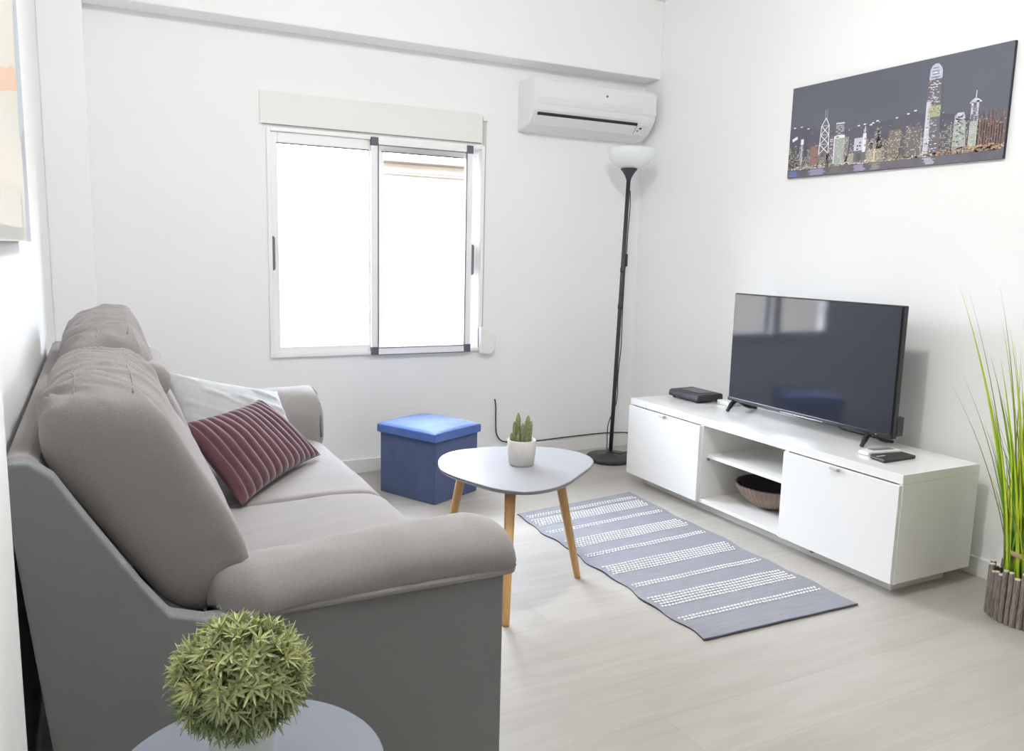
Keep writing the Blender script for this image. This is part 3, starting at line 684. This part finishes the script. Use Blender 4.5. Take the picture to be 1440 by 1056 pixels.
# ------------------------------------------------------------------ storage pouffe
pf = thing('storage_pouffe', 'blue velvet storage cube pouffe standing under the window', 'pouffe', (1.421, 3.619, 0), math.radians(26.5))
Rz = Matrix.Translation((1.421, 3.619, 0)) @ Matrix.Rotation(math.radians(26.5), 4, 'Z')
hx, hy = .158, .178
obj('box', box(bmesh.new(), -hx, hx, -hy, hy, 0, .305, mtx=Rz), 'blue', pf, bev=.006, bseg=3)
bm = bmesh.new(); n = 24; lx, ly = hx+.012, hy+.012
G = {}
for i in range(n+1):
    for j in range(n+1):
        u, v = i/n*2-1, j/n*2-1
        h = .040+.020*((1-abs(u)**3.5)*(1-abs(v)**3.5))**.6
        h += .0025*noise.noise(Vector((u*3, v*3, 2)))*(1-max(abs(u), abs(v))**6)
        G[i, j] = bm.verts.new((u*lx, v*ly, .300+h))
for i in range(n):
    for j in range(n): bm.faces.new((G[i, j], G[i+1, j], G[i+1, j+1], G[i, j+1]))
rim = [G[i, 0] for i in range(n+1)]+[G[n, j] for j in range(1, n+1)]+[G[i, n] for i in range(n-1, -1, -1)]+[G[0, j] for j in range(n-1, 0, -1)]
low = [bm.verts.new((v.co.x, v.co.y, .300)) for v in rim]
for k in range(len(rim)):
    j = (k+1) % len(rim); bm.faces.new((rim[k], rim[j], low[j], low[k]))
bm.faces.new(low)
for v in bm.verts: v.co = Rz @ v.co
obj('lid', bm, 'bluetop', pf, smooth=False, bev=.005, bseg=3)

# ------------------------------------------------------------------ coffee table + cactus
ct = thing('coffee_table', 'grey rounded triangular coffee table on three tapered wooden legs', 'coffee table', (1.30, 2.43, 0))
out = [(1.018, 2.49), (1.062, 2.61), (1.13, 2.685), (1.225, 2.71), (1.36, 2.695), (1.49, 2.64), (1.562, 2.565), (1.592, 2.47), (1.572, 2.385), (1.515, 2.315), (1.43, 2.245), (1.345, 2.178), (1.25, 2.135), (1.165, 2.138), (1.095, 2.195), (1.05, 2.30), (1.022, 2.40)]
P = resample(smooth_path([(x, y, 0) for x, y in out], 8, True), 120)
cc = sum(P, Vector())/120
def trng(s, z): return [Vector((cc.x+(p.x-cc.x)*s, cc.y+(p.y-cc.y)*s, z)) for p in P]
bm = bmesh.new()
rings_mesh(bm, [trng(.02, .4405), trng(.5, .4405), trng(.985, .4405), trng(.995, .4395), trng(1, .438)], cap=False, mi=0)
rings_mesh(bm, [trng(1, .438), trng(1, .433), trng(.975, .425), trng(.02, .425)], cap=True, mi=1)
obj('table_top', bm, ['tabletop', 'tableedge'], ct, smooth=False)
def leg(top, foot):
    top, foot = Vector(top), Vector(foot)
    return tube(bmesh.new(), [top, foot.lerp(top, .03), foot], [.0185, .0125, .0115], 14)
for tp, ft in (((1.152, 2.222, .426), (1.11, 2.151, 0)), ((1.435, 2.410, .426), (1.526, 2.39, 0)), ((1.182, 2.645, .426), (1.136, 2.735, 0))):
    obj('leg', leg(tp, ft), 'oak', ct, smooth=True)

cx, cy, ZT = 1.300, 2.430, .4405
pt = thing('potted_cactus', 'small columnar cactus in a pale concrete pot on coffee table', 'potted cactus', (cx, cy, ZT))
obj('pot', lathe(bmesh.new(), [(0, ZT), (.039, ZT), (.044, ZT+.006), (.0495, ZT+.045), (.050, ZT+.088), (.048, ZT+.091), (.0445, ZT+.088), (.044, ZT+.075), (.0, ZT+.075)], cx, cy, 40), 'concrete', pt, smooth=True, bev=0)
obj('soil', lathe(bmesh.new(), [(0, ZT+.078), (.044, ZT+.0755)], cx, cy, 24), 'soil', pt)
ribf = lambda a: .0016*math.cos(a*7)
for lat, dep, h, r, tl in ((-.012, .008, .112, .0085, -.003), (.012, .004, .104, .0080, .010), (-.024, -.002, .084, .0066, -.003), (.026, .006, .084, .0066, .006), (.001, -.012, .080, .0070, .003), (-.033, -.006, .044, .0056, -.003), (.014, -.020, .032, .005, .003), (-.012, -.020, .040, .0055, -.002)):
    dx, dy = .89*lat+.46*dep, -.46*lat+.89*dep
    bm = bmesh.new(); rings = []
    for k in range(13):
        f = k/12; rr = r*(1.0 if f < .7 else math.sqrt(max(0.02, 1-((f-.7)/.3)**2*.96)))
        rings.append([Vector((cx+dx+tl*f+(rr+ribf(a)*(1-f*.6))*math.cos(a), cy+dy+(rr+ribf(a)*(1-f*.6))*math.sin(a), ZT+.07+h*f)) for a in [q*2*PI/28 for q in range(28)]])
    rings_mesh(bm, rings)
    obj('cactus_stem', bm, 'cactus', pt, smooth=True)

# ------------------------------------------------------------------ side table + potted plant (foreground)
sx, sy, sr_ = .163, 1.108, .193
st = thing('side_table', 'round grey side table in the foreground beside the sofa arm', 'side table', (sx, sy, 0))
ZS = .430
obj('table_top', lathe(bmesh.new(), [(0, ZS-.016), (sr_-.003, ZS-.016), (sr_, ZS-.013), (sr_, ZS-.003), (sr_-.003, ZS), (0, ZS)], sx, sy, 96), 'sidetop', st, bev=0)
for k in range(3):
    a = .5+k*2*PI/3
    obj('leg', tube(bmesh.new(), [(sx+.10*math.cos(a), sy+.10*math.sin(a), ZS-.016), (sx+.165*math.cos(a), sy+.165*math.sin(a), 0)], [.015, .010], 12), 'oak', st, smooth=True)
px_, py_ = .152, 1.085
pp = thing('potted_plant', 'bushy sage green artificial plant in white zinc pot in the foreground', 'potted plant', (px_, py_, ZS))
z = ZS+.0005
obj('pot', lathe(bmesh.new(), [(0, z), (.036, z), (.038, z+.004), (.0395, z+.02), (.0415, z+.023), (.0415, z+.027), (.040, z+.030), (.0415, z+.054), (.0435, z+.057), (.0435, z+.061), (.0425, z+.064), (.0437, z+.067), (.0437, z+.071), (.0425, z+.074), (.0445, z+.089), (.0465, z+.091), (.0465, z+.094), (.0445, z+.0945), (.043, z+.09), (.041, z+.078), (0, z+.078)], px_, py_, 56), 'zinc', pp, smooth=True)
fc = Vector((px_, py_, .590)); fr = Vector((.090, .090, .072))
bm = bmesh.new()
def leaf(p, d, up, L, wd, mi_, droop=.4):
    d = d.normalized(); s = d.cross(up)
    s = s.normalized() if s.length > 1e-4 else Vector((1, 0, 0)); nn = s.cross(d).normalized()
    prev = None
    for k, (f, w_) in enumerate(((0, .35), (.35, 1), (.7, .8), (1, .05))):
        c = p+d*L*f-nn*(-1)*0+up*0-Vector((0, 0, 1))*droop*L*f*f*.5-d*0
        a = bm.verts.new(c-s*wd*w_+nn*wd*.5); m_ = bm.verts.new(c); b_ = bm.verts.new(c+s*wd*w_+nn*wd*.5)
        if prev:
            bm.faces.new((prev[0], prev[1], m_, a)).material_index = mi_; bm.faces.new((prev[1], prev[2], b_, m_)).material_index = mi_
        prev = (a, m_, b_)
stems = bmesh.new()
rs = random.Random(11)
for k in range(430):
    zz = 1-1.75*(k+.5)/430; a = k*2.39996; q = math.sqrt(max(0, 1-zz*zz))
    sh_ = .72+.36*rs.random()
    d = Vector((q*math.cos(a), q*math.sin(a), zz))
    d = (d+Vector((rs.uniform(-.15, .15), rs.uniform(-.15, .15), rs.uniform(-.15, .15)))).normalized()
    p = fc+Vector((d.x*fr.x, d.y*fr.y, d.z*fr.z))*sh_*.88
    if p.z < ZS+.088: continue
    u, v = frame_axes(d); nl = 7
    base = rs.random()*6
    for j in range(nl):
        b_ = base+j*2*PI/nl; rr = .55+.35*rs.random()
        dd = (u*math.cos(b_)+v*math.sin(b_))*rr+d*(.35+.45*rs.random())
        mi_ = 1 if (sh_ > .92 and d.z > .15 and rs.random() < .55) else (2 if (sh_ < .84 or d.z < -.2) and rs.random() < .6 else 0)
        leaf(p, dd, d, .020+.010*rs.random(), .0017+.0007*rs.random(), mi_, .25)
    leaf(p, d+u*.2, u, .014, .0016, 1, .1)
    if k % 4 == 0: tube(stems, [(px_+d.x*.01, py_+d.y*.01, ZS+.08), fc.lerp(p, .5), p], .0011, 5, cap=False)
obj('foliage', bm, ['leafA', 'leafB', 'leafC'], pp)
obj('stems', stems, 'leafC', pp)

# ------------------------------------------------------------------ grass plant with twig pot
gx, gy = 2.735, 1.478
gp = thing('grass_plant', 'tall artificial lime grass in twig wrapped pot by right wall', 'grass plant', (gx, gy, 0))
obj('inner_pot', lathe(bmesh.new(), [(0, .004), (.104, .004), (.108, .12), (.10, .125), (.0, .118)], gx, gy, 40), 'twig', gp)
tw = None; rs = random.Random(5)
for k in range(38):
    a = k*2*PI/38; r = .1165+rs.uniform(-.002, .002); h = .145+rs.uniform(-.012, .03)+(.02 if -math.cos(a) > .6 else 0); rad = .0085+rs.uniform(-.001, .0015)
    x, y = gx+r*math.cos(a), gy+r*math.sin(a)
    bm = bmesh.new(); pts = [(x+rs.uniform(-.001, .001), y+rs.uniform(-.001, .001), h*f+.001) for f in (0, .25, .5, .75, .985)]
    tube(bm, pts, rad, 9); tube(bm, [(pts[-1][0], pts[-1][1], h*.985), (pts[-1][0], pts[-1][1], h+.002)], rad*.9, 9, 1)
    obj('twig', bm, ['twig', 'twigend'], gp, smooth=False)
obj('tie_band', lathe(bmesh.new(), [(.083, .222), (.086, .224), (.086, .238), (.083, .24), (.080, .238), (.080, .224), (.083, .222)], gx, gy, 40), 'band', gp, smooth=True)
bm = bmesh.new()
def blade(p0, p1, p2, w0, mi_, seg=9, face=None):
    p0, p1, p2 = map(Vector, (p0, p1, p2)); prev = None
    d0 = (p2-p0); s = d0.cross(face if face else Vector((rs.uniform(-1, 1), rs.uniform(-1, 1), 0))).normalized()
    n_ = s.cross(d0).normalized()
    for k in range(seg+1):
        t = k/seg; c = p0*(1-t)**2+p1*2*t*(1-t)+p2*t*t
        w_ = w0*(1 if t < .45 else max(.06, 1-((t-.45)/.55)**1.1))
        q = (bm.verts.new(c-s*w_), bm.verts.new(c+n_*w_*.35), bm.verts.new(c+s*w_))
        if prev:
            bm.faces.new((prev[0], prev[1], q[1], q[0])).material_index = mi_; bm.faces.new((prev[1], prev[2], q[2], q[1])).material_index = mi_
        prev = q
wallx = XR-.02
for k in range(560):
    a = rs.random()*2*PI; r0 = .083*math.sqrt(rs.random()); b0 = Vector((gx+r0*math.cos(a), gy+r0*math.sin(a), .11))
    spread = rs.random()**3.2*.13+.002; a2 = a+rs.uniform(-1.2, 1.2); h = rs.uniform(.42, .86)
    if rs.random() < .4: h = rs.uniform(.3, .55)
    e = Vector((gx+(r0+spread)*math.cos(a2), gy+(r0+spread)*math.sin(a2), .11+h)); e.x = min(e.x, wallx)
    m1 = b0.lerp(e, .5)+Vector((-math.cos(a2)*spread*.25, -math.sin(a2)*spread*.25, .05)); m1.x = min(m1.x, wallx)
    rr = rs.random(); mi_ = 0 if rr < .4 else 1 if rr < .72 else 2 if rr < .9 else 3
    blade(b0, m1, e, rs.uniform(.0025, .0052), mi_)
fc_ = Vector((-.6, -.8, 0))
for e, mi_, w_ in (((2.62, 1.766, 1.10), 0, .0050), ((2.66, 1.76, 1.09), 3, .0022), ((2.66, 1.65, 1.10), 3, .0028), ((2.62, 1.72, .80), 3, .0020), ((2.6, 1.74, .76), 3, .0018), ((2.70, 1.66, 1.0), 0, .003), ((2.7, 1.63, .98), 2, .003), ((2.72, 1.60, 1.0), 3, .002)):
    b0 = Vector((gx-.04, gy+.045, .12)); e = Vector(e)
    blade(b0, b0.lerp(e, .5)+Vector((.01, -.055, .04)), e, w_, mi_, 12, fc_)
obj('grass_blades', bm, ['gA', 'gB', 'gC', 'gD'], gp)

# ------------------------------------------------------------------ rug
bm = bmesh.new(); nu, nv = 26, 64
c00, c10, c01, c11 = Vector((1.645, 3.115, 0)), Vector((2.325, 3.195, 0)), Vector((1.624, 1.805, 0)), Vector((2.288, 1.790, 0))
def rp(u, v, up=0.):
    p = c00.lerp(c10, u).lerp(c01.lerp(c11, u), v)
    e = .006*math.sin(v*21+.6)+.005*math.sin(v*47+1) if u < .5 else .005*math.sin(v*17)+.004*math.sin(v*39)
    p.x += e*abs(2*u-1)**1.5
    hz = .0055+.0022*noise.noise(Vector((u*5, v*11, 1)))+.002*max(0, math.sin(v*26+u*2))*(.4+.6*abs(2*u-1))
    p.z = max(.004, hz)+up; return p
G = {(i, j): bm.verts.new(rp(i/nu, j/nv)) for i in range(nu+1) for j in range(nv+1)}
L_ = {k: bm.verts.new((v.co.x, v.co.y, .0006)) for k, v in G.items() if k[0] in (0, nu) or k[1] in (0, nv)}
for i in range(nu):
    for j in range(nv): bm.faces.new((G[i, j], G[i+1, j], G[i+1, j+1], G[i, j+1]))
for i in range(nu):
    for j in (0, nv): bm.faces.new((G[i, j], G[i+1, j], L_[i+1, j], L_[i, j])).material_index = 2
for j in range(nv):
    for i in (0, nu): bm.faces.new((G[i, j], G[i, j+1], L_[i, j+1], L_[i, j])).material_index = 2
tube(bm, [rp(u/30, 1.0, -.002) for u in range(31)], .0035, 6, 2)
rows = []
for c, n_ in ((.055, 2), (.118, 5), (.215, 2), (.335, 5), (.437, 2), (.560, 5), (.677, 2), (.788, 5), (.892, 2)):
    for r in range(n_): rows.append((c+(r-(n_-1)/2)*.0135, r))
ns = 42
for v, r in rows:
    for k in range(ns):
        u = .035+.93*(k+(.5 if r % 2 else 0))/ns
        if u > .97: continue
        ax = (rp(u+.0085, v)-rp(u-.0085, v))*.5; ay = (rp(u, v+.0042)-rp(u, v-.0042))*.5
        p = rp(u, v, .0006); top = bm.verts.new(p+Vector((0, 0, .0035)))
        ring = [bm.verts.new(p+ax*math.cos(t_)*1.05+ay*math.sin(t_)*.95) for t_ in [q*PI/3 for q in range(6)]]
        mid = [bm.verts.new(p+ax*math.cos(t_)*.7+ay*math.sin(t_)*.75+Vector((0, 0, .0028))) for t_ in [q*PI/3 for q in range(6)]]
        for q in range(6):
            z_ = (q+1) % 6
            f1 = bm.faces.new((ring[q], ring[z_], mid[z_], mid[q])); f2 = bm.faces.new((mid[q], mid[z_], top)); f1.material_index = f2.material_index = 1
tag(obj('rug', bm, ['rug', 'stitch', 'rugedge']), 'grey woven rug with rows of white stitching before the white bench', 'rug')

# ------------------------------------------------------------------ ceiling lamp, daylight, camera
cl = thing('ceiling_lamp', 'round white ceiling lamp lighting the room', 'ceiling lamp', (1.05, 1.66, ZC))
obj('mount', lathe(bmesh.new(), [(0, ZC), (.07, ZC), (.07, ZC-.025), (0, ZC-.025)], 1.05, 1.66, 32), 'alu', cl)
ld = bpy.data.lights.new('ceiling_bulb', 'POINT'); ld.energy = 37; ld.shadow_soft_size = .075; ld.color = (1, .99, .97)
lo = bpy.data.objects.new('bulb_light', ld); C.objects.link(lo); lo.parent = cl; lo.location = (0, 0, -.11)

def portal(name, loc, rot, sx_, sy_):
    l = bpy.data.lights.new(name, 'AREA'); l.shape = 'RECTANGLE'; l.size = sx_; l.size_y = sy_; l.cycles.is_portal = True
    o = bpy.data.objects.new(name, l); C.objects.link(o); o.location = loc; o.rotation_euler = rot
portal('window_portal', ((WX0+WX1)/2, YB+.11, (WZ0+WZ1)/2), (-PI/2, 0, 0), WX1-WX0, WZ1-WZ0)

W = bpy.data.worlds.new('daylight'); bpy.context.scene.world = W; W.use_nodes = True
nt = W.node_tree; bg = nt.nodes['Background']
tc = nt.nodes.new('ShaderNodeTexCoord'); sp = nt.nodes.new('ShaderNodeSeparateXYZ'); rp_ = nt.nodes.new('ShaderNodeValToRGB')
nt.links.new(tc.outputs['Generated'], sp.inputs[0])
mr = nt.nodes.new('ShaderNodeMapRange'); mr.inputs[1].default_value = -1; mr.inputs[2].default_value = 1
nt.links.new(sp.outputs['Z'], mr.inputs[0]); nt.links.new(mr.outputs[0], rp_.inputs['Fac'])
e = rp_.color_ramp.elements; e[0].position = .42; e[0].color = (.085, .075, .065, 1); e[1].position = .60; e[1].color = (.84, .93, 1.07, 1)
e2 = rp_.color_ramp.elements.new(.52); e2.color = (.15, .145, .135, 1)
nt.links.new(rp_.outputs['Color'], bg.inputs['Color']); bg.inputs['Strength'].default_value = 22

f, yaw, pitch, roll, hh = 1134.8665, .4768, .1498, .0243, 1.1709
fw = Vector((math.sin(yaw)*math.cos(pitch), math.cos(yaw)*math.cos(pitch), -math.sin(pitch)))
r = Vector((math.cos(yaw), -math.sin(yaw), 0)); u = r.cross(fw)
r2 = r*math.cos(roll)+u*math.sin(roll); u2 = -r*math.sin(roll)+u*math.cos(roll)
cd_ = bpy.data.cameras.new('camera'); cam = bpy.data.objects.new('camera', cd_); C.objects.link(cam)
cam.matrix_world = Matrix(((r2.x, u2.x, -fw.x, 0), (r2.y, u2.y, -fw.y, 0), (r2.z, u2.z, -fw.z, hh), (0, 0, 0, 1)))
cd_.sensor_fit = 'HORIZONTAL'; cd_.sensor_width = 36; cd_.lens = 36*f/1440; cd_.clip_start = .02
S = bpy.context.scene; S.camera = cam
S.view_settings.view_transform = 'Standard'; S.view_settings.look = 'None'; S.view_settings.gamma = 1; S.view_settings.use_curve_mapping = False
S.view_settings.exposure = .78
S.cycles.max_bounces = 14; S.cycles.diffuse_bounces = 10; S.cycles.glossy_bounces = 5; S.cycles.transparent_max_bounces = 12
S.cycles.caustics_reflective = False; S.cycles.caustics_refractive = False; S.cycles.sample_clamp_indirect = 8
